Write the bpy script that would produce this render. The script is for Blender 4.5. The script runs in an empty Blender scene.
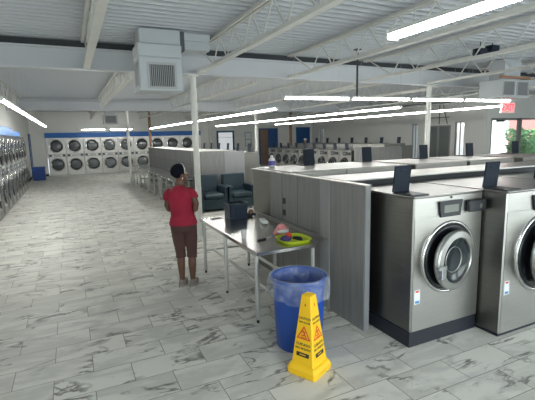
import bpy, math, random
from mathutils import Vector, Matrix
random.seed(7)
PI = math.pi
C = bpy.context.scene.collection
SC = bpy.context.scene

# ------------------------------------------------------------------ mesh builder
class MB:
    """Collects shapes; build() links them as one mesh object."""
    def __init__(s):
        s.v = []; s.f = []; s.m = []; s.sm = []; s.x = Matrix.Identity(4)
    def add(s, vs, fs, m=0, smooth=False):
        o = len(s.v)
        s.v += [tuple(s.x @ Vector(p)) for p in vs]
        s.f += [tuple(i + o for i in f) for f in fs]
        s.m += [m] * len(fs); s.sm += [smooth] * len(fs)
        return s
    def box(s, a, b, m=0):
        (x0, y0, z0), (x1, y1, z1) = a, b
        x0, x1 = min(x0, x1), max(x0, x1); y0, y1 = min(y0, y1), max(y0, y1); z0, z1 = min(z0, z1), max(z0, z1)
        return s.add([(x0,y0,z0),(x1,y0,z0),(x1,y1,z0),(x0,y1,z0),(x0,y0,z1),(x1,y0,z1),(x1,y1,z1),(x0,y1,z1)],
                     [(0,3,2,1),(4,5,6,7),(0,1,5,4),(1,2,6,5),(2,3,7,6),(3,0,4,7)], m)
    def bbox(s, a, b, r=.01, m=0):
        """box with chamfered edges"""
        (x0, y0, z0), (x1, y1, z1) = a, b
        vs = []; idx = {}
        X = (x0, x1); Y = (y0, y1); Z = (z0, z1)
        for i in (0,1):
            for j in (0,1):
                for k in (0,1):
                    sx = r if i == 0 else -r; sy = r if j == 0 else -r; sz = r if k == 0 else -r
                    idx[i,j,k,'x'] = len(vs); vs.append((X[i], Y[j]+sy, Z[k]+sz))
                    idx[i,j,k,'y'] = len(vs); vs.append((X[i]+sx, Y[j], Z[k]+sz))
                    idx[i,j,k,'z'] = len(vs); vs.append((X[i]+sx, Y[j]+sy, Z[k]))
        fs = []
        for i in (0,1):
            q = [idx[i,0,0,'x'], idx[i,1,0,'x'], idx[i,1,1,'x'], idx[i,0,1,'x']]; fs.append(q if i else q[::-1])
            q = [idx[0,i,0,'y'], idx[0,i,1,'y'], idx[1,i,1,'y'], idx[1,i,0,'y']]; fs.append(q if i else q[::-1])
            q = [idx[0,0,i,'z'], idx[1,0,i,'z'], idx[1,1,i,'z'], idx[0,1,i,'z']]; fs.append(q if i else q[::-1])
        for i in (0,1):
            for j in (0,1):
                fs.append((idx[i,j,0,'x'], idx[i,j,1,'x'], idx[i,j,1,'y'], idx[i,j,0,'y']))
                fs.append((idx[i,0,j,'x'], idx[i,1,j,'x'], idx[i,1,j,'z'], idx[i,0,j,'z']))
                fs.append((idx[0,i,j,'y'], idx[1,i,j,'y'], idx[1,i,j,'z'], idx[0,i,j,'z']))
                for k in (0,1): fs.append((idx[i,j,k,'x'], idx[i,j,k,'y'], idx[i,j,k,'z']))
        return s.add(vs, fs, m)
    def prism(s, pts, h0, h1, axis='z', m=0):
        """polygon (2D) extruded along an axis. axis z: (x,y); y: (x,z); x: (y,z)"""
        n = len(pts)
        def P(p, h): return {'z': (p[0], p[1], h), 'y': (p[0], h, p[1]), 'x': (h, p[0], p[1])}[axis]
        vs = [P(p, h0) for p in pts] + [P(p, h1) for p in pts]
        fs = [tuple(range(n))[::-1], tuple(range(n, 2*n))] + [(i, (i+1) % n, n+(i+1) % n, n+i) for i in range(n)]
        return s.add(vs, fs, m)
    def cyl(s, p0, p1, r, n=12, m=0, r1=None, caps=True):
        p0 = Vector(p0); p1 = Vector(p1); r1 = r if r1 is None else r1
        d = (p1-p0).normalized(); a = Vector((0,0,1)) if abs(d.z) < .9 else Vector((1,0,0))
        u = d.cross(a).normalized(); w = d.cross(u)
        vs = []
        for p, rr in ((p0, r), (p1, r1)):
            for i in range(n):
                t = 2*PI*i/n; vs.append(p + u*math.cos(t)*rr + w*math.sin(t)*rr)
        s.add(vs, [(i, (i+1) % n, n+(i+1) % n, n+i) for i in range(n)], m, True)
        if caps: s.add(vs, [tuple(range(n))[::-1], tuple(range(n, 2*n))], m)
        return s
    def tube(s, pts, r, n=8, m=0):
        pts = [Vector(p) for p in pts]
        if not isinstance(r, (list, tuple)): r = [r]*len(pts)
        vs = []; u = None
        for i, p in enumerate(pts):
            d = (pts[min(i+1, len(pts)-1)] - pts[max(i-1, 0)]).normalized()
            if u is None:
                a = Vector((0,0,1)) if abs(d.z) < .9 else Vector((1,0,0)); u = d.cross(a).normalized()
            u = (u - d*u.dot(d)).normalized(); w = d.cross(u)
            for k in range(n):
                t = 2*PI*k/n; vs.append(p + u*math.cos(t)*r[i] + w*math.sin(t)*r[i])
        fs = []
        for i in range(len(pts)-1):
            fs += [(i*n+k, i*n+(k+1) % n, (i+1)*n+(k+1) % n, (i+1)*n+k) for k in range(n)]
        s.add(vs, fs, m, True)
        L = (len(pts)-1)*n
        return s.add(vs, [tuple(range(n))[::-1], tuple(range(L, L+n))], m)
    def rings(s, rings, m=0, smooth=True, caps=True, closed=True):
        """loft through rings of equal point counts"""
        n = len(rings[0]); vs = [p for r in rings for p in r]; fs = []
        for i in range(len(rings)-1):
            fs += [(i*n+k, i*n+(k+1) % n, (i+1)*n+(k+1) % n, (i+1)*n+k) for k in range(n if closed else n-1)]
        s.add(vs, fs, m, smooth)
        if caps:
            L = (len(rings)-1)*n; s.add(vs, [tuple(range(n))[::-1], tuple(range(L, L+n))], m)
        return s
    def slathe(s, prof, c=(0,0,0), axis='z', n=28, m=0):
        for i in range(len(prof)-1): s.lathe(prof[i:i+2], c, axis, n, m)
        return s
    def lathe(s, prof, c=(0,0,0), axis='z', n=28, m=0, smooth=True):
        """prof = [(radius, height)]"""
        R = []
        for r, h in prof:
            ring = []
            for i in range(n):
                t = 2*PI*i/n; a, b = r*math.cos(t), r*math.sin(t)
                ring.append({'z': (c[0]+a, c[1]+b, c[2]+h), 'y': (c[0]+a, c[1]+h, c[2]+b), 'x': (c[0]+h, c[1]+a, c[2]+b)}[axis])
            R.append(ring)
        return s.rings(R, m, smooth, caps=False)
    def ell(s, c, r, m=0, n=14, k=9, rot=None):
        R = []
        for j in range(k+1):
            a = -PI/2 + PI*j/k; ring = []
            for i in range(n):
                t = 2*PI*i/n
                p = Vector((r[0]*math.cos(a)*math.cos(t), r[1]*math.cos(a)*math.sin(t), r[2]*math.sin(a)))
                if rot: p = rot @ p
                ring.append(tuple(p + Vector(c)))
            R.append(ring)
        return s.rings(R, m, True, caps=False)
    def mesh(s, name):
        me = bpy.data.meshes.new(name); me.from_pydata(s.v, [], s.f); me.update()
        me.polygons.foreach_set('material_index', s.m); me.polygons.foreach_set('use_smooth', s.sm)
        return me
    def build(s, name, mats, parent=None, loc=(0,0,0), label=None):
        me = s.mesh(name)
        for m in (mats if isinstance(mats, (list, tuple)) else [mats]): me.materials.append(m)
        o = bpy.data.objects.new(name, me); C.objects.link(o); o.location = loc
        if parent: o.parent = parent
        if label: o['label'] = label
        return o

def sm_tube_obj(): pass
def tag(o, label, cat, group=None, kind=None):
    if label: o['label'] = label
    if cat: o['category'] = cat
    if group: o['group'] = group
    if kind: o['kind'] = kind
    return o
def thing(name, label, cat, loc=(0,0,0), rz=0, group=None):
    o = bpy.data.objects.new(name, None); C.objects.link(o); o.empty_display_size = .1
    o.location = loc; o.rotation_euler = (0,0,rz)
    return tag(o, label, cat, group)
def copy_tree(o, parent=None):
    c = o.copy(); C.objects.link(c)
    if parent: c.parent = parent
    for ch in list(o.children): copy_tree(ch, c)
    return c
def dup(root, loc, rz, label, group=None):
    r = copy_tree(root); r.location = loc; r.rotation_euler = (0,0,rz); r['label'] = label
    if group: r['group'] = group
    return r
def struct(name, mb, mats):
    o = mb.build(name, mats); o['kind'] = 'structure'; return o
def text_mesh(body, size, align='CENTER', bold=False, depth=.0008):
    cu = bpy.data.curves.new('txt', 'FONT'); cu.body = body; cu.size = size; cu.align_x = align; cu.align_y = 'CENTER'
    cu.extrude = depth; cu.resolution_u = 2; cu.space_line = .95
    if bold: cu.offset = size*.02
    o = bpy.data.objects.new('txt', cu); C.objects.link(o)
    bpy.context.view_layer.update()
    me = bpy.data.meshes.new_from_object(o.evaluated_get(bpy.context.evaluated_depsgraph_get()))
    bpy.data.objects.remove(o); bpy.data.curves.remove(cu)
    return me
def add_me(mb, me, mat4, m=0):
    mb.add([mat4 @ v.co for v in me.vertices], [tuple(p.vertices) for p in me.polygons], m)
ORD = 'first second third fourth fifth sixth seventh eighth ninth tenth eleventh twelfth thirteenth fourteenth fifteenth'.split()

# ------------------------------------------------------------------ materials
def mat(name, col, rough=.6, metal=0, bump=0, bscale=40, var=0, vscale=4, emit=None, estr=0, spec=None, alpha=None, trans=0, stretch=None):
    m = bpy.data.materials.new(name); m.use_nodes = True
    nt = m.node_tree; N = nt.nodes; L = nt.links; b = N['Principled BSDF']
    b.inputs['Base Color'].default_value = (*col, 1); b.inputs['Roughness'].default_value = rough; b.inputs['Metallic'].default_value = metal
    if spec is not None: b.inputs['Specular IOR Level'].default_value = spec
    if trans: b.inputs['Transmission Weight'].default_value = trans
    if alpha is not None: b.inputs['Alpha'].default_value = alpha
    if emit: b.inputs['Emission Color'].default_value = (*emit, 1); b.inputs['Emission Strength'].default_value = estr
    tc = N.new('ShaderNodeTexCoord'); mp = N.new('ShaderNodeMapping'); L.new(tc.outputs['Object'], mp.inputs[0])
    if stretch: mp.inputs['Scale'].default_value = stretch
    if var:
        nz = N.new('ShaderNodeTexNoise'); nz.inputs['Scale'].default_value = vscale; nz.inputs['Detail'].default_value = 5
        L.new(mp.outputs[0], nz.inputs['Vector'])
        r = N.new('ShaderNodeValToRGB'); L.new(nz.outputs['Fac'], r.inputs[0])
        r.color_ramp.elements[0].position = .3; r.color_ramp.elements[1].position = .7
        r.color_ramp.elements[0].color = (*[max(0, c*(1-var)) for c in col], 1); r.color_ramp.elements[1].color = (*[min(1, c*(1+var)) for c in col], 1)
        L.new(r.outputs[0], b.inputs['Base Color'])
    if bump:
        n2 = N.new('ShaderNodeTexNoise'); n2.inputs['Scale'].default_value = bscale; n2.inputs['Detail'].default_value = 3
        L.new(mp.outputs[0], n2.inputs['Vector'])
        bp = N.new('ShaderNodeBump'); bp.inputs['Strength'].default_value = bump; bp.inputs['Distance'].default_value = .01
        L.new(n2.outputs['Fac'], bp.inputs['Height']); L.new(bp.outputs[0], b.inputs['Normal'])
    return m
M = {}
M['steelshade'] = mat('shaded_side_steel', (.20,.197,.185), .38, 1, bump=.012, bscale=6, var=.06, vscale=3, stretch=(1,1,18))  # darker copy of the brushed steel, dim side reflections put into the colour
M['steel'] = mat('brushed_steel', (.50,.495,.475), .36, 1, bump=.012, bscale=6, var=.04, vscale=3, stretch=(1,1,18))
M['steelh'] = mat('counter_steel', (.40,.395,.385), .36, 1, bump=.02, bscale=5, var=.08, vscale=3, stretch=(1,6,1))
M['chrome'] = mat('chrome', (.62,.62,.61), .2, 1, bump=.01)
M['tube'] = mat('table_leg_steel', (.60,.60,.58), .4, .8, bump=.01)
M['tabletop'] = mat('table_steel', (.46,.455,.44), .22, 1, bump=.02, bscale=5, var=.06, vscale=3)
M['satin'] = mat('satin_ring', (.50,.50,.485), .3, 1, bump=.01)
M['steeld'] = mat('dark_steel', (.33,.33,.32), .35, 1, bump=.02)
M['blackp'] = mat('black_plastic', (.022,.026,.032), .45, bump=.03)
M['plinth'] = mat('plinth_black', (.014,.017,.026), .5, bump=.03)
M['lid'] = mat('slate_plastic', (.020,.027,.040), .75, bump=.02, spec=.2)
M['rubber'] = mat('gasket_rubber', (.012,.014,.018), .28, bump=.01)
M['glassd'] = mat('door_glass', (.018,.026,.03), .14, 0, spec=.35)
M['drum'] = mat('drum_steel', (.30,.31,.31), .3, 1, bump=.3, bscale=120)
M['wood'] = mat('grey_laminate', (.205,.203,.203), .42, bump=.02, bscale=10, var=.17, vscale=3.5, stretch=(9,9,.5))
M['woodl'] = mat('pale_grey_laminate', (.27,.275,.285), .4, bump=.02, bscale=10, var=.07, vscale=3, stretch=(9,9,.5))
M['white'] = mat('white_paint', (.74,.75,.72), .6, bump=.03, bscale=20)
M['wall'] = mat('wall_paint', (.80,.80,.765), .8, bump=.04, bscale=30)
M['deck'] = mat('deck_paint', (.55,.57,.59), .6)
M['joist'] = mat('joist_paint', (.66,.66,.62), .5, bump=.05, bscale=30, var=.06)
M['darkgap'] = mat('gap_shade_dark_trim', (.035,.04,.045), .7, bump=.05)  # painted shade of the gap over the girder; also dark trim and seams
M['blueband'] = mat('blue_band', (.015,.14,.48), .45, bump=.02)
M['bluehead'] = mat('blue_header', (.10,.27,.62), .45, bump=.02)
M['bluedoor'] = mat('blue_door', (.015,.085,.26), .5, bump=.02)
M['bluetrim'] = mat('blue_trim', (.03,.10,.20), .5, bump=.02)
M['bluebin'] = mat('bin_blue', (.012,.07,.36), .42, bump=.05, bscale=60)
M['bluestor'] = mat('storage_blue', (.012,.06,.30), .42, bump=.02)
M['vinyl'] = mat('blue_vinyl', (.010,.030,.044), .5, bump=.08, bscale=25, var=.1)
M['vinyld'] = mat('basket_navy', (.007,.020,.048), .5, bump=.05)
M['brown'] = mat('brown_door', (.27,.18,.13), .6, bump=.03, var=.1, stretch=(6,6,.6))
M['copper'] = mat('brown_column', (.33,.17,.10), .6, bump=.03, var=.1)
M['cone'] = mat('safety_yellow', (.92,.55,.008), .38, bump=.02)
M['black'] = mat('black_ink', (.02,.02,.02), .5, bump=.01)
M['red'] = mat('sign_red', (.70,.06,.02), .5, bump=.01)
M['sticker'] = mat('sticker_white', (.75,.78,.8), .4, bump=.01)
M['stickb'] = mat('sticker_blue', (.06,.25,.5), .4, bump=.01)
M['grille'] = mat('grille_grey', (.42,.43,.43), .5, bump=.01)
M['grilled'] = mat('grille_dark', (.09,.095,.10), .7, bump=.01)
M['ductm'] = mat('duct_paint', (.50,.53,.55), .5, bump=.03, bscale=12)
M['conduit'] = mat('dark_conduit', (.10,.10,.11), .5, bump=.02)
M['lamp'] = mat('fluorescent_diffuser', (.9,.9,.9), .5, emit=(1,1,.955), estr=40)
M['skin'] = mat('brown_skin', (.115,.052,.032), .5, bump=.02)
M['skin2'] = mat('tan_skin', (.40,.20,.12), .5, bump=.02)
M['hair'] = mat('black_hair', (.006,.007,.013), .9, bump=.2, bscale=120, spec=.1)
M['shirt'] = mat('crimson_cloth', (.29,.009,.034), .85, bump=.25, bscale=22, var=.12)
M['capri'] = mat('plum_brown_cloth', (.075,.036,.032), .9, bump=.2, bscale=25, var=.12)
M['shoe'] = mat('sneaker_grey', (.22,.19,.165), .7, bump=.1)
M['sole'] = mat('sole_white', (.42,.40,.36), .6, bump=.02)
M['eyew'] = mat('eye_white', (.7,.68,.65), .3, bump=.01)
M['lip'] = mat('lip_brown', (.12,.035,.03), .5, bump=.01)
M['lime'] = mat('lime_plastic', (.55,.68,.03), .4, bump=.02)
M['pink'] = mat('pink_cloth', (.75,.30,.30), .8, bump=.3, var=.3, vscale=20)
M['purple'] = mat('purple_cloth', (.08,.05,.18), .8, bump=.3)
M['purplel'] = mat('purple_label', (.10,.07,.38), .4, bump=.02)
M['paper'] = mat('white_paper', (.8,.8,.78), .6, bump=.01)
M['asphalt'] = mat('asphalt', (.35,.35,.34), .9, bump=.1, var=.1)
M['leaf'] = mat('leaf_green', (.20,.42,.20), .6, bump=.1, var=.4, vscale=6)
M['brick'] = mat('brick_red', (.50,.24,.22), .8, bump=.1, var=.15, vscale=9)
M['stucco'] = mat('white_stucco', (.9,.92,.95), .8, bump=.05)
M['frame'] = mat('aluminium_frame', (.33,.33,.32), .4, .6, bump=.02)
M['greypanel'] = mat('grey_door_panel', (.17,.19,.19), .5, bump=.02, var=.06)
M['cyan'] = mat('notice_blue', (.25,.42,.55), .5, bump=.01)
M['screen'] = mat('lcd_screen', (.10,.11,.10), .15, emit=(.55,.62,.58), estr=.22)
M['exit'] = mat('exit_red', (.8,.02,.03), .4, emit=(1,.07,.09), estr=2.2)
M['exitbg'] = mat('exit_face', (.75,.55,.53), .3, emit=(1,.35,.35), estr=.25)
M['purpled'] = mat('bottle_purple', (.10,.08,.40), .35, bump=.01)

def glass_mat(name, tint=(.95,.98,.98), gloss=.08):
    m = bpy.data.materials.new(name); m.use_nodes = True; nt = m.node_tree; N = nt.nodes; L = nt.links
    N.remove(N['Principled BSDF']); out = N['Material Output']
    t = N.new('ShaderNodeBsdfTransparent'); t.inputs[0].default_value = (*tint, 1)
    g = N.new('ShaderNodeBsdfGlossy'); g.inputs['Roughness'].default_value = .03
    nz = N.new('ShaderNodeTexNoise'); nz.inputs['Scale'].default_value = 2
    mr = N.new('ShaderNodeMapRange'); mr.inputs[3].default_value = gloss*.8; mr.inputs[4].default_value = gloss*1.2
    L.new(nz.outputs['Fac'], mr.inputs[0])
    mx = N.new('ShaderNodeMixShader'); L.new(mr.outputs[0], mx.inputs[0]); L.new(t.outputs[0], mx.inputs[1]); L.new(g.outputs[0], mx.inputs[2])
    L.new(mx.outputs[0], out.inputs[0]); return m
M['pane'] = glass_mat('clear_glass')

def liner_mat():
    m = bpy.data.materials.new('clear_liner'); m.use_nodes = True; nt = m.node_tree; N = nt.nodes; L = nt.links
    b = N['Principled BSDF']; b.inputs['Base Color'].default_value = (.72,.78,.88,1); b.inputs['Roughness'].default_value = .25
    tc = N.new('ShaderNodeTexCoord'); nz = N.new('ShaderNodeTexNoise'); nz.inputs['Scale'].default_value = 16; nz.inputs['Detail'].default_value = 4
    L.new(tc.outputs['Object'], nz.inputs['Vector'])
    bp = N.new('ShaderNodeBump'); bp.inputs['Strength'].default_value = .6; bp.inputs['Distance'].default_value = .02
    L.new(nz.outputs['Fac'], bp.inputs['Height']); L.new(bp.outputs[0], b.inputs['Normal'])
    mr = N.new('ShaderNodeMapRange'); mr.inputs[1].default_value = .35; mr.inputs[2].default_value = .7; mr.inputs[3].default_value = .07; mr.inputs[4].default_value = .32
    L.new(nz.outputs['Fac'], mr.inputs[0]); L.new(mr.outputs[0], b.inputs['Alpha'])
    return m
M['liner'] = liner_mat()

def floor_mat():
    m = bpy.data.materials.new('marble_tile'); m.use_nodes = True; nt = m.node_tree; N = nt.nodes; L = nt.links
    b = N['Principled BSDF']
    tc = N.new('ShaderNodeTexCoord'); mp = N.new('ShaderNodeMapping'); L.new(tc.outputs['Object'], mp.inputs[0])
    mp.inputs['Location'].default_value = (.31-.02+31*.62, -3.67+.3145*40, 0)
    bk = N.new('ShaderNodeTexBrick'); L.new(mp.outputs[0], bk.inputs['Vector'])
    bk.inputs['Color1'].default_value = (0,0,0,1); bk.inputs['Color2'].default_value = (1,1,1,1); bk.inputs['Mortar'].default_value = (.5,.5,.5,1)
    bk.inputs['Scale'].default_value = 1; bk.inputs['Mortar Size'].default_value = .0032; bk.inputs['Mortar Smooth'].default_value = .1
    bk.inputs['Brick Width'].default_value = .62; bk.inputs['Row Height'].default_value = .3145; bk.offset = .5; bk.offset_frequency = 2
    rnd = N.new('ShaderNodeMath'); rnd.operation = 'MULTIPLY'; L.new(bk.outputs['Color'], rnd.inputs[0]); rnd.inputs[1].default_value = 47
    def math_(op, a, bb=None, v=None):
        n = N.new('ShaderNodeMath'); n.operation = op; L.new(a, n.inputs[0])
        if bb is not None: L.new(bb, n.inputs[1])
        elif v is not None: n.inputs[1].default_value = v
        return n.outputs[0]
    def veins(scale, width, dist, seed, rough=.6):
        nz = N.new('ShaderNodeTexNoise'); nz.noise_dimensions = '4D'; nz.inputs['Scale'].default_value = scale; nz.inputs['Detail'].default_value = 5
        nz.inputs['Roughness'].default_value = rough; nz.inputs['Distortion'].default_value = dist
        mm = N.new('ShaderNodeMapping'); L.new(tc.outputs['Object'], mm.inputs[0]); mm.inputs['Rotation'].default_value = (0,0,.65); mm.inputs['Scale'].default_value = (.55,1.5,1)
        L.new(mm.outputs[0], nz.inputs['Vector']); w = math_('ADD', rnd.outputs[0], v=seed); L.new(w, nz.inputs['W'])
        a = math_('ABSOLUTE', math_('SUBTRACT', nz.outputs['Fac'], v=.5))
        mr = N.new('ShaderNodeMapRange'); mr.interpolation_type = 'SMOOTHSTEP'; mr.inputs[1].default_value = 0; mr.inputs[2].default_value = width; mr.inputs[3].default_value = 1; mr.inputs[4].default_value = 0
        L.new(a, mr.inputs[0]); return mr.outputs[0]
    def mask(scale, lo, hi, seed):
        nz = N.new('ShaderNodeTexNoise'); nz.noise_dimensions = '4D'; nz.inputs['Scale'].default_value = scale; nz.inputs['Detail'].default_value = 2
        L.new(tc.outputs['Object'], nz.inputs['Vector']); L.new(math_('ADD', rnd.outputs[0], v=seed), nz.inputs['W'])
        mr = N.new('ShaderNodeMapRange'); mr.inputs[1].default_value = lo; mr.inputs[2].default_value = hi; L.new(nz.outputs['Fac'], mr.inputs[0]); return mr.outputs[0]
    v1 = math_('MULTIPLY', veins(1.5, .030, .8, 0), mask(2.6, .44, .56, 5))
    v2 = math_('MULTIPLY', veins(3.5, .03, 1.0, 11), mask(3.2, .55, .68, 9)); v2 = math_('MULTIPLY', v2, v=.75)
    v3 = math_('MULTIPLY', veins(1.2, .09, .5, 23), v=.28)
    vs = math_('MAXIMUM', math_('MAXIMUM', v1, v2), v3)
    cl = N.new('ShaderNodeMath'); cl.operation = 'MINIMUM'; L.new(vs, cl.inputs[0]); cl.inputs[1].default_value = 1
    mix = N.new('ShaderNodeMix'); mix.data_type = 'RGBA'; L.new(cl.outputs[0], mix.inputs['Factor'])
    mix.inputs[6].default_value = (.68,.675,.62,1); mix.inputs[7].default_value = (.17,.165,.15,1)
    mx2 = N.new('ShaderNodeMix'); mx2.data_type = 'RGBA'; L.new(bk.outputs['Fac'], mx2.inputs['Factor'])
    L.new(mix.outputs[2], mx2.inputs[6]); mx2.inputs[7].default_value = (.20,.195,.175,1)
    L.new(mx2.outputs[2], b.inputs['Base Color']); b.inputs['Roughness'].default_value = .5; b.inputs['Specular IOR Level'].default_value = .4
    bp = N.new('ShaderNodeBump'); bp.invert = True; bp.inputs['Strength'].default_value = .4; bp.inputs['Distance'].default_value = .003
    L.new(bk.outputs['Fac'], bp.inputs['Height']); L.new(bp.outputs[0], b.inputs['Normal'])
    return m
M['floor'] = floor_mat()

# ------------------------------------------------------------------ room shell
XL, XR, YB, YF, XE, YS, ZT = -2.05, 16.8, 27.25, -3.2, 24.0, 12.7, 3.95
struct('floor', MB().box((XL-.3, YF-.2, -.1), (XE+.2, YB+1.4, 0)), M['floor'])
# corrugated roof deck, ribs along X
mb = MB(); P = .18; zc = 3.70; rings_a = []; y = YF-.2
prof = []
while y < YB+1.3:
    prof += [(y, zc), (y+.045, zc), (y+.055, zc+.08), (y+.170, zc+.08)]; y += P
prof.append((y, zc))
for i in range(len(prof)-1):
    (a, za), (b, zb) = prof[i], prof[i+1]
    mb.add([(XL-.3, a, za), (XE+.2, a, za), (XE+.2, b, zb), (XL-.3, b, zb)], [(0,3,2,1)])
mb.box((XL-.3, YF-.2, 3.80), (XE+.2, YB+1.3, 3.95))
struct('ceiling', mb, M['deck'])
struct('wall_left', MB().box((XL-.2, YF-.2, 0), (XL, YB+1.3, 3.8)), M['wall'])
# back wall, opening behind the dryers X -1.25..8.05
mb = MB()
mb.box((XL, YB, 0), (-1.25, YB+.15, 3.8)); mb.box((-1.25, YB, 2.49), (8.05, YB+.15, 3.8)); mb.box((8.05, YB, 0), (XR, YB+.15, 3.8))
mb.box((-1.25, YB+1.15, 0), (8.05, YB+1.3, 2.6))
struct('wall_back', mb, M['wall'])
struct('trim_1', MB().box((-1.28, YB-.09, 2.21), (8.0, YB, 2.50)), M['blueband'])
struct('trim_2', MB().box((8.60, YB-.12, 0), (8.78, YB, 3.7)), M['white'])
# right wall with tall slit windows
mb = MB(); wins = [(13.66, 14.20), (16.53, 16.98), (25.60, 26.12)]; y = YS
for a, b in wins:
    mb.box((XR, y, 0), (XR+.18, a, 3.8)); mb.box((XR, a, 0), (XR+.18, b, .4)); mb.box((XR, a, 2.5), (XR+.18, b, 3.8)); y = b
mb.box((XR, y, 0), (XR+.18, YB+.15, 3.8))
struct('wall_right', mb, M['wall'])
for i, (a, b) in enumerate(wins):
    fr = MB()
    for q in ((a, a+.02), (b-.02, b), ((a+b)/2-.008, (a+b)/2+.008)): fr.box((XR+.05, q[0], .4), (XR+.11, q[1], 2.5))
    fr.box((XR+.05, a, .4), (XR+.11, b, .44)); fr.box((XR+.05, a, 2.46), (XR+.11, b, 2.5))
    w = struct('window_%d' % (i+1), fr, M['frame'])
    MB().box((XR+.075, a+.02, .44), (XR+.085, b-.02, 2.46)).build('pane', M['pane'], w)
# storefront wall, facing the camera side
mb = MB(); mb.box((XR, YS-.18, 0), (17.12, YS, 3.8)); mb.box((17.12, YS-.18, 2.6), (23.6, YS, 3.8)); mb.box((23.6, YS-.18, 0), (XE, YS, 3.8))
struct('wall_storefront', mb, M['wall'])
fr = MB()
for x0, x1 in ((19.22, 19.34), (21.4, 21.5), (23.5, 23.6)): fr.box((x0, YS-.14, 0), (x1, YS-.06, 2.6))
fr.box((19.3, YS-.14, 0), (23.6, YS-.06, .12)); fr.box((19.3, YS-.14, 2.52), (23.6, YS-.06, 2.6))
w = struct('window_4', fr, M['frame'])
MB().box((19.34, YS-.105, .12), (23.5, YS-.095, 2.52)).build('pane', M['pane'], w)
fr = MB()
for x0, x1 in ((17.12, 17.25), (19.08, 19.21)): fr.box((x0, YS-.14, 0), (x1, YS-.06, 2.6))
fr.box((17.12, YS-.14, 0), (19.2, YS-.06, .2)); fr.box((17.12, YS-.14, 2.5), (19.2, YS-.06, 2.6))
w = struct('door_1', fr, M['frame'])
MB().box((17.25, YS-.105, .2), (19.08, YS-.095, 2.5)).build('pane', M['pane'], w)
MB().box((17.5, YS-.24, 2.43), (17.95, YS-.141, 2.5)).box((17.95, YS-.22, 2.46), (18.3, YS-.2, 2.48)).build('door_closer', M['blackp'], w)
# side wall east, front wall (behind the camera) with glazing
struct('wall_east', MB().box((XE, YF-.2, 0), (XE+.2, YS, 3.8)), M['wall'])
mb = MB(); ops = [(-1.2, 3.2), (4.2, 9.2), (10.2, 15.2), (16.2, 21.2)]; x = XL
for a, b in ops:
    mb.box((x, YF-.2, 0), (a, YF, 3.8)); mb.box((a, YF-.2, 0), (b, YF, .5)); mb.box((a, YF-.2, 2.7), (b, YF, 3.8)); x = b
mb.box((x, YF-.2, 0), (XE, YF, 3.8)); struct('wall_front', mb, M['wall'])
for i, (a, b) in enumerate(ops):
    fr = MB()
    for q in (a+.03, (a+b)/2, b-.03): fr.box((q-.03, YF-.14, .5), (q+.03, YF-.06, 2.7))
    fr.box((a, YF-.14, .5), (b, YF-.06, .56)); fr.box((a, YF-.14, 2.64), (b, YF-.06, 2.7))
    w = struct('window_%d' % (5+i), fr, M['frame'])
    MB().box((a+.06, YF-.105, .56), (b-.06, YF-.095, 2.64)).build('pane', M['pane'], w)
struct('baseboard_left', MB().box((XL, 20.3, 0), (XL+.03, YB, .12)), M['darkgap'])
struct('baseboard_back', MB().box((XL+.03, YB-.02, 0), (-1.25, YB, .12)).box((8.05, YB-.02, 0), (9.0, YB, .12)), M['darkgap'])
# interior doors on the back wall
def wall_door(name, x0, x1, z1, leaf, frame, fw=.1):
    fr = MB().box((x0, YB-.06, 0), (x0+fw, YB, z1)).box((x1-fw, YB-.06, 0), (x1, YB, z1)).box((x0+fw, YB-.06, z1-fw), (x1-fw, YB, z1))
    d = struct(name, fr, frame)
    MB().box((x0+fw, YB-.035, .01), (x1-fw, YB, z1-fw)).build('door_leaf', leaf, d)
    MB().cyl((x1-fw-.08, YB-.035, 1.02), (x1-fw-.08, YB-.10, 1.02), .018).cyl((x1-fw-.08, YB-.09, 1.02), (x1-fw-.2, YB-.09, 1.02), .012).build('door_handle', M['chrome'], d)
M['doorglow'] = mat('door_leaf_glow', (.8,.83,.86), .4, emit=(.9,.95,1), estr=.38)  # self-glow added to brighten the white door leaf
wall_door('door_2', 9.15, 10.42, 2.47, M['doorglow'], M['bluetrim'], .12)
wall_door('door_3', 12.35, 13.15, 2.6, M['brown'], M['bluedoor'], .08)
wall_door('door_4', 13.16, 13.85, 2.6, M['bluedoor'], M['bluedoor'], .05)
wall_door('door_5', 15.42, 16.6, 2.65, M['bluedoor'], M['bluedoor'], .05)
d = struct('door_6', MB().box((XL, 26.3, 0), (XL+.05, 26.36, 2.45)).box((XL, 26.98, 0), (XL+.05, 27.16, 2.45)).box((XL, 26.36, 2.37), (XL+.05, 26.98, 2.45)), M['bluedoor'])
MB().box((XL, 26.36, 0), (XL+.02, 26.98, 2.37)).build('door_leaf', M['white'], d)
MB().cyl((XL+.02, 26.45, 1.02), (XL+.09, 26.45, 1.02), .014).cyl((XL+.08, 26.45, 1.02), (XL+.08, 26.58, 1.02), .012).build('door_handle', M['chrome'], d)
# grey double door in the right wall
for i, (a, b) in enumerate(((14.42, 15.12), (15.17, 15.86))):
    d = struct('door_%d' % (7+i), MB().box((XR-.05, a, 0), (XR, a+.05, 2.36)).box((XR-.05, b-.05, 0), (XR, b, 2.36)).box((XR-.05, a+.05, 2.30), (XR, b-.05, 2.36)), M['frame'])
    MB().box((XR-.03, a+.05, 0), (XR, b-.05, 2.30)).build('door_leaf', M['greypanel'], d)

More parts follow.
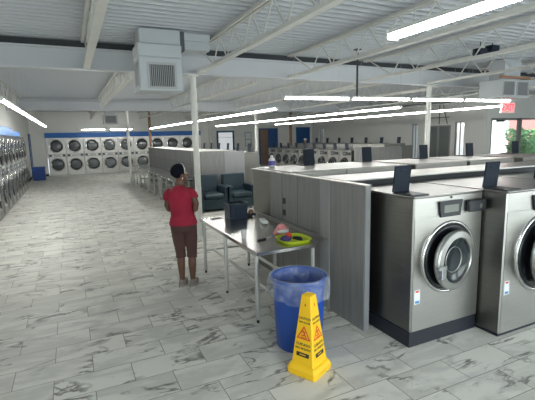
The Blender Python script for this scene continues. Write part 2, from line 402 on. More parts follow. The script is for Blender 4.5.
# ------------------------------------------------------------------ outdoors
struct('ground', MB().box((-20, -25, -.14), (60, 60, -.11)), M['asphalt'])
g = thing('brick_building', 'red brick building across the lot beyond the glass storefront', 'building', (30.6, 21, -.11))
MB().box((-1, 0, 0), (20, 6, 5)).build('wall', M['brick'], g)
MB().box((-1.05, -.1, 5), (20.1, 6.1, 5.2)).build('parapet', M['stucco'], g)
g = thing('white_building', 'pale white rendered building end seen through the glass door', 'building', (24.0, 20, -.11))
MB().box((-6, 0, 0), (5.3, 6, 4.5)).build('wall', M['stucco'], g)
MB().box((-6.05, -.1, 4.5), (5.35, 6.1, 4.65)).build('parapet', M['white'], g)
random.seed(3)
def shrub(loc, r, h, label):
    s = thing('leafy_shrub', label, 'shrub', loc, group='shrubs outside the storefront')
    st = MB()
    for k in range(5):
        a = k*1.256; st.tube([(0,0,0), (.1*math.cos(a), .1*math.sin(a), h*.4), (r*.5*math.cos(a), r*.5*math.sin(a), h*.75)], [.03,.02,.01], 6)
    st.build('stem', M['brown'], s)
    lf = MB()
    for k in range(900):
        a = random.uniform(0, 2*PI); z = random.uniform(.15, 1); rr = r*math.sqrt(random.random())*math.sin(min(1, z*1.1)*PI*.5+.35)
        c = Vector((rr*math.cos(a), rr*math.sin(a), z*h)); q = random.uniform(.12, .26)
        u = Vector((random.gauss(0,1), random.gauss(0,1), random.gauss(0,.6))).normalized(); w = u.cross(Vector((random.gauss(0,1), random.gauss(0,1), 1))).normalized()
        lf.add([c-u*q, c+w*q*.4, c+u*q, c-w*q*.4], [(0,1,2,3)])
    lf.build('foliage', M['leaf'], s)
shrub((25.9, 16.4, -.11), 1.3, 2.2, 'leafy green shrub just outside the glazing, behind the exit door frame')
shrub((29.0, 16.6, -.11), 1.4, 2.2, 'leafy green shrub outside the large storefront pane')
shrub((23.6, 15.4, -.11), .35, 1.5, 'small green shrub seen low through the glass exit door')

# ------------------------------------------------------------------ ceiling steel
def girder(y, label, xe=XE):
    g = thing('steel_girder', label, 'girder', (0, y, 3.2), group='roof girders')
    MB().box((XL, -.10, 0), (xe, .10, .03)).box((XL, -.03, .03), (xe, .03, .33)).box((XL, -.09, .33), (xe, .09, .36)).build('web', M['deck'], g)
    MB().box((XL, -.05, .36), (xe, .05, .47)).build('gap_strip', M['darkgap'] if y < 10 else M['deck'], g)  # on the front girder a dark strip paints the unlit gap under the deck
girder(7.95, 'long pale steel roof girder resting on the white column nearest the woman')
girder(18.4, 'far pale steel roof girder crossing above the rear white column', XR)
def joist_master(L, name_loc, label, group, e=.9):
    t = thing('roof_joist', label, 'roof joist', name_loc, group=group)
    MB().box((-.055, 0, .42), (-.012, L, .46)).box((.012, 0, .42), (.055, L, .46)).box((-.055,0,.455),(.055,L,.465)).build('top_chord', M['joist'], t)
    MB().box((-.05, .9, 0), (-.012, L-e, .045)).box((.012, .9, 0), (.05, L-e, .045)).box((-.05, .9, -.004), (.05, L-e, 0)).build('bottom_chord', M['joist'], t)
    w = MB(); n = max(4, int((L-1.8)/.62)); st = (L-1.8)/n
    w.tube([(0, .15, .43), (0, .9, .02)], .014, 6)
    for k in range(n):
        y0 = .9+k*st; w.tube([(0, y0, .02), (0, y0+st/2, .43)], .012, 6); w.tube([(0, y0+st/2, .43), (0, y0+st, .02)], .012, 6)
    w.tube([(0, L-.9, .02), (0, L-.15, .43)], .014, 6)
    w.build('web', M['joist'], t)
    return t
walls_ = 'the dryer-lined side wall'
L1 = 7.85+3.1
jm = None
for k in range(10):
    x = .37 + 1.97*(k-1) if k < 10 else 0
    lab = '%s white roof joist of the front bay, counted from the side-wall dryers' % ORD[k]
    if jm is None: jm = joist_master(L1, (x, -3.1, 3.215), lab, 'joists in the front bay', .02)
    else: dup(jm, (x, -3.1, 3.215), 0, lab)
jm = None
for k in range(7):
    x = -1.58 + 2.8*k
    lab = '%s white roof joist of the middle bay, counted from the side-wall dryers' % ORD[k]
    if jm is None: jm = joist_master(10.2, (x, 8.1, 3.235), lab, 'joists in the middle bay')
    else: dup(jm, (x, 8.1, 3.235), 0, lab)
jm = None
for k in range(7):
    x = -1.58 + 2.8*k
    lab = '%s white roof joist of the rear bay, counted from the side-wall dryers' % ORD[k]
    if jm is None: jm = joist_master(8.6, (x, 18.55, 3.235), lab, 'joists in the rear bay')
    else: dup(jm, (x, 18.55, 3.235), 0, lab)
def column(x, y, z, r, m, label, name='support_column'):
    t = thing(name, label, 'column', (x, y, 0))
    MB().cyl((0,0,.02), (0,0,z-.02), r, 20).build('shaft', m, t)
    MB().bbox((-r*1.7,-r*1.7,0), (r*1.7,r*1.7,.02), .003).build('base_plate', m, t)
    MB().bbox((-r*1.7,-r*1.7,z-.02), (r*1.7,r*1.7,z), .003).build('cap_plate', m, t)
column(2.24, 7.95, 3.2, .06, M['joist'], 'round white steel column standing just behind the woman in red')
column(2.26, 18.4, 3.2, .06, M['joist'], 'slim white steel column standing in front of the rear dryers')
column(8.42, 7.95, 3.2, .065, M['joist'], 'white steel column rising behind the washer tops near the grey doors')
column(8.2, 18.4, 3.2, .065, M['joist'], 'white steel column near the brown back door')
column(4.28, 24.8, 3.68, .07, M['copper'], 'slim brown column in front of the rear dryers')
column(12.9, 23.5, 3.68, .09, M['copper'], 'brown column between the two blue back doors')

# ------------------------------------------------------------------ fluorescent lights
def light_master(L=1.17):
    t = thing('fluorescent_light', 'x', 'ceiling light')
    MB().prism([(-.030,.025),(.030,.025),(.042,.0),(-.042,.0)], -L/2, L/2, 'y').box((-.042,-L/2-.012,-.034), (.042,-L/2,.026)).box((-.042,L/2,-.034), (.042,L/2+.012,.026)).build('housing', M['white'], t)
    d = MB(); n = 8; pts = [(-.038+.076*i/n, -.034*math.sin(PI*i/n)-.001) for i in range(n+1)]
    d.prism(pts, -L/2+.002, L/2-.002, 'y').build('diffuser', M['lamp'], t)
    for y in (-L*.35, L*.35): MB().cyl((0,y,.025), (0,y,1.05), .0018, 6).build('hanger', M['grille'], t)
    return t
lm = light_master(); first = True
def put_light(x, y, z, rz, label, group):
    global first
    o = None
    if first:
        lm.location = (x,y,z); lm.rotation_euler = (0,0,rz); lm['label'] = label; lm['group'] = group; first = False
    else: o = dup(lm, (x,y,z), rz, label, group)
    if not first and rz == 0:
        for ch in (lm if o is None else o).children:
            if ch.name.startswith('hanger'):
                yy = y + sum(v.co.y for v in ch.data.vertices)/len(ch.data.vertices)
                if min(abs(yy-7.95), abs(yy-18.4)) < .13: ch.scale = (1,1,(3.19-z)/1.05)
Z = 2.62
def lrow(x, y0, n, where, group, step=1.22):
    for k in range(n):
        y = y0+.61+k*step
        if abs(y-7.95) < .75: zz = Z
        put_light(x, y, Z, 0, '%s fluorescent light %s' % (ORD[k], where), group)
lrow(4.20, 8.25, 13, 'of the row above the blue armchairs, counted away from the camera', 'lights above the armchair aisle')
lrow(7.02, 7.44, 11, 'of the row between the two washer islands, counted away from camera', 'lights between the islands')
lrow(9.48, 6.63, 10, 'of the row by the slit-window wall, counted away from camera', 'lights beside the slit-window wall')
lrow(-.84, 7.0, 10, 'of the row along the side-wall dryers, counted away from camera', 'lights of the dryer aisle')
for k in range(4):
    x = 3.73+1.245*k; put_light(x, 5.92-.079*(x-3.11), Z, PI/2-.079, '%s light of the crosswise row over the front washers, from the table side' % ORD[k], 'lights of the crosswise row')
put_light(1.90, 1.52, Z, 0, 'large bright fluorescent light hanging closest to the camera', 'overhead front lights')
put_light(1.25, 25.0, Z, PI/2, 'crosswise light before the rear dryers, beside the small hanging duct unit', 'lights before the rear dryers')
put_light(2.75, 25.2, Z, PI/2, 'crosswise light before the rear dryers, closer to the brown column', 'lights before the rear dryers')
# black rod hanging down to the crosswise row
t = thing('hanging_rod', 'black rod hanging from the roof down to the crosswise light row', 'rod', (4.62, 5.98, 2.66))
MB().cyl((0,0,0), (0,0,.78), .018, 10).build('rod', M['blackp'], t)
MB().bbox((-.05,-.05,.78), (.05,.05,.8), .004).build('mounting_plate', M['blackp'], t)
tag(MB().tube([(9.75, 6.6, 2.86), (9.75, 21, 2.86)], .03, 8).build('ceiling_conduit', M['conduit']), 'dark conduit pipe running above the light row beside the slit-window wall', 'pipe')
tag(MB().tube([(8.85, YB-.03, 2.02), (12.3, YB-.03, 2.02)], .02, 8).build('wall_conduit', M['white']), 'thin white conduit crossing the back wall behind the white door', 'pipe')
mb = MB(); mb.tube([(XR-.04, 15.1, 2.42), (XR-.04, 15.1, 3.6)], .02, 6); mb.tube([(XR-.04, 14.5, 2.75), (XR-.04, 15.9, 2.75)], .02, 6); mb.tube([(XR-.04, 14.6, 2.42), (XR-.04, 14.85, 3.2), (XR-.04, 14.9, 3.6)], .02, 6); mb.tube([(XR-.04, 15.8, 2.42), (XR-.04, 15.8, 3.6)], .015, 6)
tag(mb.build('wall_conduit', M['conduit']), 'branching dark conduits on the wall above the grey double door', 'pipe')

# ------------------------------------------------------------------ HVAC units
def grille(parent, x0, z0, x1, z1, y, n=13, vertical=True):
    f = MB(); b = .035
    for a, c in (((x0-b,y-.012,z0-b),(x1+b,y,z0)), ((x0-b,y-.012,z1),(x1+b,y,z1+b)), ((x0-b,y-.012,z0),(x0,y,z1)), ((x1,y-.012,z0),(x1+b,y,z1))): f.box(a, c)
    for k in range(n):
        if vertical:
            x = x0+(x1-x0)*(k+.5)/n; f.box((x-.004, y-.010, z0), (x+.004, y-.002, z1))
        else:
            z = z0+(z1-z0)*(k+.5)/n; f.box((x0, y-.010, z-.004), (x1, y-.002, z+.004))
    g = f.build('grille', M['grille'], parent)
    MB().box((x0, y-.0015, z0), (x1, y-.0005, z1)).build('backing', M['grilled'], g)
u = thing('ceiling_heater', 'pale boxy duct unit with a square grille, hung before the front girder', 'air vent', (1.04, 6.6, 2.74))
MB().bbox((.0,0,0), (.66,.50,.50), .012).box((-.02,-.02,.004),(.68,.52,.024)).build('housing', M['ductm'], u)
grille(u, .15, .065, .53, .39, 0)
s = MB()
for k in range(6): s.box((-.012, .08+.06*k, .08), (-.001, .11+.06*k, .42))
s.build('side_grille', M['grille'], u)
MB().bbox((-.01,-.01,.50), (.66,.5,.70), .015).bbox((.03,.04,.70), (.66,.5,.93), .015).build('plenum', M['ductm'], u)
MB().bbox((.74,.12,.66), (1.16,.48,.80), .01).bbox((.74,.14,.80), (1.18,.46,.93), .01).build('duct', M['ductm'], u)
MB().box((.66,.10,.64), (.74,.48,.93)).build('duct_collar', M['grilled'], u)
u = thing('ceiling_heater', 'small grey grilled duct unit hanging near the rear white column', 'air vent', (1.45, 20.0, 2.72))
MB().bbox((0,0,0), (.62,.6,.42), .012).build('housing', M['ductm'], u)
grille(u, .08, .06, .54, .36, 0)
MB().bbox((.1,.1,.42), (.52,.5,.97), .01).build('duct', M['ductm'], u)
u = thing('ceiling_heater', 'wide duct unit with two dark grilles above the exit sign', 'air vent', (9.18, 6.5, 2.79))
MB().bbox((0,0,0), (1.0,.6,.42), .012).build('housing', M['ductm'], u)
grille(u, .06, .06, .44, .36, 0); grille(u, .56, .06, .94, .36, 0)
MB().bbox((.2,.1,.42), (.8,.5,.90), .01).build('duct', M['ductm'], u)
MB().box((-.1,-.03,.43), (1.05,.0,.49)).build('timber_strip', M['copper'], u, label='reddish brown strip along the top')
for i, (x, z, l) in enumerate(((7.08, 3.44, 'lower and closer to the light row'), (7.42, 3.52, 'higher, further along the joist'))):
    t = thing('junction_box', 'dark box clamped under the roof, %s' % l, 'junction box', (x, 5.5, z))
    MB().bbox((0,0,0), (.22,.16,.12), .008).build('housing', M['lid'], t)
    MB().cyl((.11,.08,.12), (.11,.08,3.69-z), .012, 8).build('conduit', M['conduit'], t)
t = thing('smoke_detector', 'small round white detector on the ceiling beyond the light row', 'smoke detector', (-.9, 19.8, 3.62))
MB().lathe([(.0,-.03),(.10,-.02),(.13,0),(.13,.03),(.11,.08),(0,.08)]).build('cover', M['white'], t)
# exit sign
t = thing('exit_sign', 'glowing red EXIT sign hanging below the two-grille duct unit', 'sign', (10.08, 7.1, 2.47))
MB().bbox((0,0,0), (.52,.06,.27), .006).build('housing', M['exitbg'], t)
em = MB(); add_me(em, text_mesh('EXIT', .24, bold=True, depth=.003), Matrix.Translation((.26,-.004,.135)) @ Matrix.Rotation(PI/2, 4, 'X'))
em.build('lettering', M['exit'], t)
MB().cyl((.26,.03,.27), (.26,.03,.66), .01, 8).tube([(.26,.03,.66),(.26,.03,1.16)], .01, 8).build('hanger', M['conduit'], t)

# ------------------------------------------------------------------ washers
def washer(name, label, w, h, d, base=.15, r=.345, dz=None, cx=None, cat='washing machine', wid=1.0, lid=(.05,.20), ajar=7, ring=None):
    """front in the plane y=0 facing -Y, left edge x=0"""
    t = thing(name, label, cat); cx = w*.5 if cx is None else cx; dz = h*.58 if dz is None else dz
    MB().bbox((0,0,base), (w,d,h), .012).box((.012,-.006,base+.01), (w-.012,.0,h-.19)).build('cabinet', M['steel'], t)
    MB().box((.0,.01,0), (w,d-.02,base)).build('plinth', M['plinth'], t)
    # top plate and control panel
    MB().box((-.004,-.008,h), (w+.004,d,h+.008)).build('top_plate', M['steelh'], t)
    k = w/.9; zc = h-.13
    p = MB().prism([(cx-.16*k, zc+.075), (cx+.14*k, zc+.075), (cx+.115*k, zc-.075), (cx-.135*k, zc-.075)], -.022, -.006, 'y').build('control_panel', M['blackp'], t)
    MB().box((cx-.10*k, -.025, zc-.035), (cx+.085*k, -.0225, zc+.035)).build('screen', M['screen'], p)
    q = MB().bbox((w-.24*k,-.055,zc-.055), (w-.012,-.006,zc+.06), .01).build('payment_reader', M['blackp'], t)
    MB().cyl((w-.10*k,-.056,zc), (w-.10*k,-.062,zc), .022, 14).build('card_slot', M['chrome'], q)
    MB().cyl((cx,-.006,h-.025), (cx,-.012,h-.025), .011, 10).build('sensor', M['black'], t)
    # door
    n = 40
    MB().lathe([(r*.93,-.006),(r*.945,-.022),(r*.985,-.026),(r*1.02,-.016),(r*1.025,-.004)], (cx,0,dz), 'y', n).build('door_surround', ring or M['chrome'], t)
    MB().lathe([(r*.935,-.004),(r*.92,-.022),(r*.86,-.030),(r*.80,-.022),(r*.5,-.012),(.0,-.008)], (cx,0,dz), 'y', n).build('gasket', M['rubber'], t)
    hx = cx+r*.84; X = Matrix.Translation((hx-(.045 if ajar else 0),-.03,0)) @ Matrix.Rotation(math.radians(ajar), 4, 'Z') @ Matrix.Translation((-hx,.03,0))
    def DB():
        q_ = MB(); q_.x = X; return q_
    dr = DB().slathe([(r*.76,-.035),(r*.80,-.06),(r*.82,-.085),(r*.815,-.096),(r*.79,-.104),(r*.625,-.108),(r*.605,-.100),(r*.59,-.060)], (cx,0,dz), 'y', n).build('door', ring or M['satin'], t)
    DB().lathe([(r*.76,-.036),(r*.70,-.030),(r*.56,.0),(.0,.0)] if False else [(r*.77,-.036),(r*.66,-.028),(r*.3,-.026),(.0,-.026)], (cx,0,dz), 'y', n).build('door_back', M['rubber'], dr)
    DB().lathe([(r*.60,-.075),(r*.52,-.062),(r*.36,-.048),(.0,-.040)], (cx,0,dz), 'y', n).build('door_glass', M['glassd'], dr)
    g = DB()
    for rr in (.34,): g.lathe([(r*rr,-.050-.03*rr),(r*(rr+.010),-.058-.03*rr),(r*(rr+.02),-.052-.03*rr)], (cx,0,dz), 'y', n)
    g.build('glass_rim', M['steeld'], dr)
    DB().bbox((cx-r*.84,-.150,dz-.125), (cx-r*.66,-.108,dz+.0), .006).bbox((cx-r*.93,-.145,dz-.03), (cx-r*.62,-.104,dz+.005), .006).build('door_handle', M['chrome'], dr)
    DB().bbox((hx-.055,-.09,dz-.07), (hx-.005,-.03,dz+.07), .01).build('door_hinge', M['steeld'], dr)
    for xs_ in ((-.0015, 0), (w, w+.0015)): MB().box((xs_[0],.012,base+.012), (xs_[1],d-.012,h-.012)).build('side_panel', M['steelshade'], t)  # thin skins added to darken the cabinet flanks, shading held in their colour
    # warning sticker
    MB().box((.03,-.0085,h*.30), (.10,-.0065,h*.395), 0).box((.045,-.0095,h*.378),(.085,-.0087,h*.39), 1).box((.04,-.0095,h*.305),(.09,-.0087,h*.322), 2).build('sticker', [M['sticker'], M['red'], M['stickb']], t)
    # open soap hatch on top with raised lid
    lx, lw = lid
    MB().box((lx-.0,.02,h+.008), (lx+lw,.27,h+.022)).build('soap_hatch', M['blackp'], t)
    lb = MB(); lb.x = Matrix.Translation((lx, .28, h+.022)) @ Matrix.Rotation(.10, 4, 'X')
    lb.bbox((0,-.012,0), (lw,.006,.25), .003).box((lw*.3,-.017,.195), (lw*.7,-.012,.215))
    lb.build('hatch_lid', M['lid'], t)
    return t
big = washer('washing_machine', 'stainless steel front-load washer with round door, whole front in view',   .90, 1.43, .86, lid=(.0,.20), cx=.455, dz=.83)
big.location = (2.72, 2.69, 0)
big2 = washer('washing_machine', 'largest steel washer, set forward and cut by the frame edge', 1.14, 1.435, 1.10, base=.025, r=.40, cx=.57, dz=.79, lid=(.02,.20))
big2.location = (3.64, 2.45, 0)
dup(big, (4.86, 2.69, 0), 0, 'steel washer hidden past the largest one, at the island edge, on the near side').location = (4.86, 2.69, 0)
# far row of the front island, backs to the camera
xs = [3.56, 4.73, 6.06, 7.30, 8.72]
nm = ['first beside the steel end wall', 'second along that side', 'third along that side', 'fourth along that side', 'last along that side']
fw = washer('washing_machine', 'x', .92, 1.515, 1.14, lid=(0,.20), cx=.46, r=.34)
fw2 = washer('washing_machine', 'x', 1.165, 1.515, 1.14, lid=(0,.20), cx=.58, r=.36)
for i, x in enumerate(xs):
    lab = 'steel washer turned away on the front island, %s' % nm[i]
    o = fw if i == 0 else fw2 if i == 1 else dup(fw2, (0,0,0), PI, lab)
    o['label'] = lab; o.location = (x, 5.97, 0); o.rotation_euler = (0,0,PI); o['group'] = 'washers on the far side of the front island'
# middle pieces of the front island
isl = thing('island_bulkhead', 'steel-capped wood bulkhead running between the back-to-back front washers', 'bulkhead', (0,0,0))
MB().box((2.64, 3.66, 0), (9.8, 4.78, 1.40)).build('core', M['wood'], isl)
MB().box((2.64, 3.62, 1.40), (9.8, 3.66, 1.50)).box((2.64, 4.12, 1.40), (9.8, 4.16, 1.50)).build('upstand', M['darkgap'], isl, label='dark upstand strips')
MB().box((2.64, 3.60, 1.50), (9.8, 4.18, 1.515)).build('cap', M['steelh'], isl)
isl = thing('island_side_wall', 'grey wood-laminate side wall of the front island, behind the folding table', 'side wall', (0,0,0))
MB().box((2.56, 3.18, 0), (2.62, 3.78, 1.50)).build('end_panel', M['wood'], isl)
MB().box((2.55, 3.78, 0), (2.62, 3.96, 1.50)).build('corner_strip', M['woodl'], isl)
e = MB().box((2.575, 3.96, 0), (2.62, 5.34, 1.50)).build('side_panel', M['wood'], isl)
MB().box((2.5735,4.53,.05),(2.575,4.535,1.49)).build('seam', M['darkgap'], e)
MB().box((2.5735,4.95,.05),(2.575,4.955,1.49)).build('seam', M['darkgap'], e)
MB().box((2.575, 5.345, 0), (2.62, 5.95, 1.50)).build('steel_end', M['steelshade'], isl)
MB().box((2.565, 3.165, 0), (2.625, 3.18, 1.50)).build('edge_strip', M['woodl'], isl)
for z in (1.13, .97): MB().bbox((2.566,4.86,z-.04), (2.575,4.93,z+.04), .003).build('outlet', M['blackp'], isl)
MB().box((2.55, 3.16, 1.50), (2.632, 5.97, 1.512)).build('cap', M['steelh'], isl)
MB().bbox((2.50, 3.80, .815), (2.55, 5.88, .855), .005).build('bumper_rail', M['steelh'], isl)
# detergent bottle on the cap
t = thing('detergent_bottle', 'white and purple bottle standing on the steel tops at the island corner', 'bottle', (2.84, 5.80, 1.525))
MB().lathe([(0,0),(.05,0),(.055,.02),(.055,.11),(.035,.14),(.02,.155),(0,.155)], n=18).build('bottle', M['paper'], t)
MB().lathe([(.0565,.03),(.0565,.10)], n=18).build('bottle_label', M['purpled'], t, label='purple printed band')
MB().lathe([(.024,.15),(.024,.185),(0,.185)], n=14).build('cap', M['paper'], t)

# ------------------------------------------------------------------ second island, fronts towards the dryer aisle (-X)
sw = washer('washing_machine', 'x', .80, 1.39, .9, base=.12, r=.25, dz=.86, lid=(.05,.22), ajar=0, ring=M['rubber']); 
for k in range(9):
    # rotated so that front faces -X : local +x -> -Y, local y -> +X
    yc = 13.55+.83*k
    lab = '%s aisle-facing washer of the second island, counted from its wood end' % ORD[k]
    o = sw if k == 0 else dup(sw, (0,0,0), 0, lab, 'aisle-facing row of the second island')
    o['label'] = lab; o['group'] = 'aisle-facing row of the second island'
    o.location = (9.9, yc+.40, 0); o.rotation_euler = (0,0,-PI/2)
rw = washer('washing_machine', 'x', 1.0, 1.60, 1.1, base=.12, r=.36, dz=.9, lid=(0,.20))
for k in range(7):
    yc = 13.24+1.03*k
    lab = '%s wall-facing washer of the second island from its wood end, raised lid against the wall' % ORD[k]
    o = rw if k == 0 else dup(rw, (0,0,0), 0, lab)
    o['label'] = lab; o['group'] = 'wall-facing row of the second island'
    o.location = (12.30, yc-.50, 0); o.rotation_euler = (0,0,PI/2)
isl = thing('island_bulkhead', 'grey wood end panel closing the second washer island', 'bulkhead', (0,0,0))
MB().box((9.72, 12.66, 0), (12.05, 12.72, 1.50)).build('end_panel', M['wood'], isl)
MB().box((12.05, 12.64, 0), (12.60, 12.72, 1.53)).build('steel_end', M['steelshade'], isl)
MB().box((10.85, 12.75, 0), (11.15, 21.1, 1.45)).build('core', M['wood'], isl)
MB().box((10.83, 12.73, 1.45), (11.17, 21.1, 1.47)).build('cap', M['steelh'], isl)

# ------------------------------------------------------------------ rear island beside the tables
isl = thing('island_bulkhead', 'long grey wood-laminate bulkhead behind the row of folding tables', 'bulkhead', (0,0,0))
b = MB().box((3.36, 11.62, 0), (4.30, 20.2, 1.61)).build('core', M['wood'], isl)
sm = MB()
for k in range(8): sm.box((3.357, 12.6+k*1.0, .02), (3.36, 12.606+k*1.0, 1.60))
sm.box((3.357,11.65,1.2),(3.36,20.2,1.206)).build('seam', M['darkgap'], b)
MB().box((3.34, 11.56, 0), (4.10, 11.62, 1.61)).build('end_panel', M['wood'], isl)
MB().box((4.105, 11.56, 0), (4.74, 11.62, 1.60)).build('end_panel', M['woodl'], isl, label='paler grey board')
MB().box((3.33, 11.55, 1.61), (4.32, 20.22, 1.63)).build('cap', M['steelh'], isl)
# facing +X
bw = washer('washing_machine', 'x', .93, 1.54, .92, base=.12, r=.33, dz=.88, lid=(.05,.20))
for k in range(7):
    yc = 12.12+.95*k
    lab = '%s washer from the armchairs in the rear island, turned away' % ORD[k]
    o = bw if k == 0 else dup(bw, (0,0,0), 0, lab)
    o['label'] = lab; o['group'] = 'washers of the rear island'
    o.location = (5.27, yc-.465, 0); o.rotation_euler = (0,0,PI/2)

# ------------------------------------------------------------------ folding tables
def table(label, L=2.10, W=.76, H=.81, group=None):
    t = thing('folding_table', label, 'table', group=group)
    MB().bbox((0,0,H-.045), (W,L,H), .006).build('tabletop', M['tabletop'], t)
    for y in (.07, L/2, L-.12):
        for x in (.03, W-.03):
            lg = MB().cyl((x,y,.04), (x,y,H-.045), .024, 12).build('leg', M['tube'], t)
            MB().cyl((x,y,0), (x,y,.04), .016, 10).build('foot', M['blackp'], lg)
    for y in (.07, L-.12): MB().cyl((.03,y,.34), (W-.03,y,.34), .014, 10).build('cross_rail', M['tube'], t)
    MB().cyl((.17,.07,.34), (.17,L-.12,.34), .022, 10).build('long_rail', M['tube'], t)
    MB().cyl((W-.17,.07,.34), (W-.17,L-.12,.34), .022, 10).build('long_rail', M['tube'], t)
    return t
ft = table('long stainless steel folding table in front of the woman, holding the lime tray'); ft.location = (1.655, 3.79, 0)
for k in range(4):
    dup(ft, (2.58, 11.75+2.13*k, 0), 0, '%s steel folding table from the armchairs along the long grey bulkhead' % ORD[k], 'tables along the rear bulkhead')

# things on the table
TZ = .81
t = thing('paper_cup', 'white paper cup standing near the outer edge of the table', 'cup', (1.775, 4.42, TZ))
MB().lathe([(0,.002),(.027,0),(.036,.095),(.038,.098),(.034,.098),(.026,.01),(0,.01)], n=20).build('cup_body', M['paper'], t)
t = thing('blue_basket', 'navy blue plastic basket at the far end of the steel table', 'basket', (2.03, 5.56, TZ)); t.scale = (.84,.9,.88)
mb = MB(); mb.prism([(.02,0),(.30,0),(.33,.25),(-.01,.25)], .0, .012, 'y'); mb.prism([(.02,0),(.30,0),(.33,.25),(-.01,.25)], .26, .272, 'y')
mb.prism([(0,0),(.272,0),(.272,.25),(0,.25)], -.005, .02, 'x'); mb.prism([(0,0),(.272,0),(.272,.25),(0,.25)], .30, .325, 'x'); mb.box((.02,.01,0),(.30,.262,.015))
mb.build('tub', M['vinyld'], t)
MB().box((-.02,-.012,.235),(.34,.0,.262)).box((-.02,.272,.235),(.34,.284,.262)).box((-.02,0,.235),(-.006,.272,.262)).box((.326,0,.235),(.34,.272,.262)).build('rim', M['vinyl'], t)
MB().bbox((.09,-.006,.05),(.23,.0,.19), .002).build('panel', M['vinyld'], t)
t = thing('smartphone', 'black phone lying flat at the far end of the steel table', 'phone', (1.80, 5.72, TZ))
MB().bbox((0,0,0), (.16,.08,.012), .003).build('case', M['blackp'], t)
MB().box((.008,.006,.0122), (.152,.074,.0128)).build('screen', M['glassd'], t)
t = thing('tissue_pack', 'small white wrapped pack beside the wood side of the island', 'pack', (2.36, 4.98, TZ), 1.35); t.scale = (1.1,1.1,1.1)
MB().bbox((0,0,0), (.16,.075,.055), .015).build('wrapper', M['paper'], t)
MB().prism([(0,.02),(-.02,.01),(-.02,.045),(0,.035)], .005, .07, 'y').prism([(.16,.02),(.18,.01),(.18,.045),(.16,.035)], .005, .07, 'y').build('crimped_end', M['paper'], t)
t = thing('tape_dispenser', 'small dark dispenser with tan roll in the rear corner of the table', 'dispenser', (2.33, 5.62, TZ), .3)
MB().prism([(0,0),(.16,0),(.16,.03),(.11,.05),(.05,.035),(0,.06)], 0, .05, 'y').build('base', M['blackp'], t)
MB().cyl((.08,.005,.065), (.08,.045,.065), .038, 18).build('tape_roll', M['copper'], t)
t = thing('hair_brush', 'black-handled brush lying near the front corner of the table', 'brush', (1.86, 4.20, TZ), .35)
MB().bbox((0,0,0), (.14,.03,.018), .006).build('handle', M['blackp'], t)
MB().tube([(.14,.015,.008),(.20,.02,.006),(.27,.05,.005)], .004, 6).build('cord', M['paper'], t)
t = thing('lime_tray', 'lime green plastic tray at the near end of the steel table', 'tray', (2.24, 4.05, TZ)); t.scale = (1.1,1.12,1.0)
n = 20; pts = []
for i in range(n):
    a = 2*PI*i/n; ca, sa = math.cos(a), math.sin(a); q = 3.2
    pts.append((.165*abs(ca)**(2/q)*(1 if ca >= 0 else -1), .17*abs(sa)**(2/q)*(1 if sa >= 0 else -1)))
mb = MB(); mb.prism([(x*.9, y*.9) for x, y in pts], 0, .008)
R = []
for sc, z in ((.92,0),(1.0,.03),(1.04,.032),(1.04,.026),(.96,-.0)): R.append([(x*sc, y*sc, z) for x, y in pts])
mb.rings(R[:4], caps=False); mb.build('tray_body', M['lime'], t)
def cloth(name, label, loc, r, m, cat='cloth'):
    t = thing(name, label, cat, loc); mb = MB(); R = []; n = 16
    for j in range(6):
        a = PI/2*j/5; R.append([(r[0]*math.cos(a)*(1+.16*math.sin(3*t_+j)+.07*math.sin(7*t_))*math.cos(t_), r[1]*math.cos(a)*(1+.16*math.sin(3*t_+j))*math.sin(t_), r[2]*math.sin(a)*(1+.1*math.sin(4*t_))) for t_ in [2*PI*i/n for i in range(n)]])
    mb.rings(R).build('folded_fabric', m, t); return t
c = cloth('cloth_bundle', 'small pink and white crumpled cloth bundle behind the lime tray', (2.29, 4.44, TZ), (.095,.075,.11), M['pink'])
MB().ell((0,-.03,.03), (.08,.07,.03)).build('lower_fold', M['paper'], c, label='white underside fold')
cloth('purple_cloth', 'dark purple cloth lying inside the lime tray', (2.15, 4.07, TZ+.008), (.07,.06,.05), M['purple'])
cloth('red_cloth', 'small red cloth lying inside the lime tray', (2.235, 4.16, TZ+.008), (.045,.04,.06), M['red'])
cloth('grey_cloth', 'grey-blue cloth lying in the lime tray beside the red one', (2.30, 4.05, TZ+.008), (.05,.08,.025), M['lid'])

# ------------------------------------------------------------------ bin with liner
t = thing('waste_bin', 'tall round blue bin with a clear liner, under the near end of the table', 'bin', (1.86, 3.27, 0)); t.scale = (1,1,1.03)
n = 36
MB().lathe([(0,.012),(.200,.012),(.210,0),(.220,.01),(.236,.30),(.250,.60),(.256,.645),(.272,.655),(.272,.675),(.245,.675),(.238,.60),(.220,.10),(0,.06)], n=n).build('bin_body', M['bluebin'], t)
R = []
def liner_ring(r, z, amp, ph):
    return [((r+amp*math.sin(9*a+ph)+amp*.6*math.sin(17*a+2*ph))*math.cos(a), (r+amp*math.sin(9*a+ph)+amp*.6*math.sin(17*a+2*ph))*math.sin(a), z+amp*.8*math.sin(5*a+ph)) for a in [2*PI*i/72 for i in range(72)]]
R = [liner_ring(.19,.25,.004,0), liner_ring(.218,.50,.004,1), liner_ring(.238,.66,.002,1), liner_ring(.262,.688,.002,1), liner_ring(.290,.680,.004,1.5), liner_ring(.300,.62,.007,2), liner_ring(.300,.56,.010,2.4), liner_ring(.288,.49,.012,3)]
MB().rings(R, caps=False).build('liner', M['liner'], t, label='crumpled clear plastic bag over the rim')

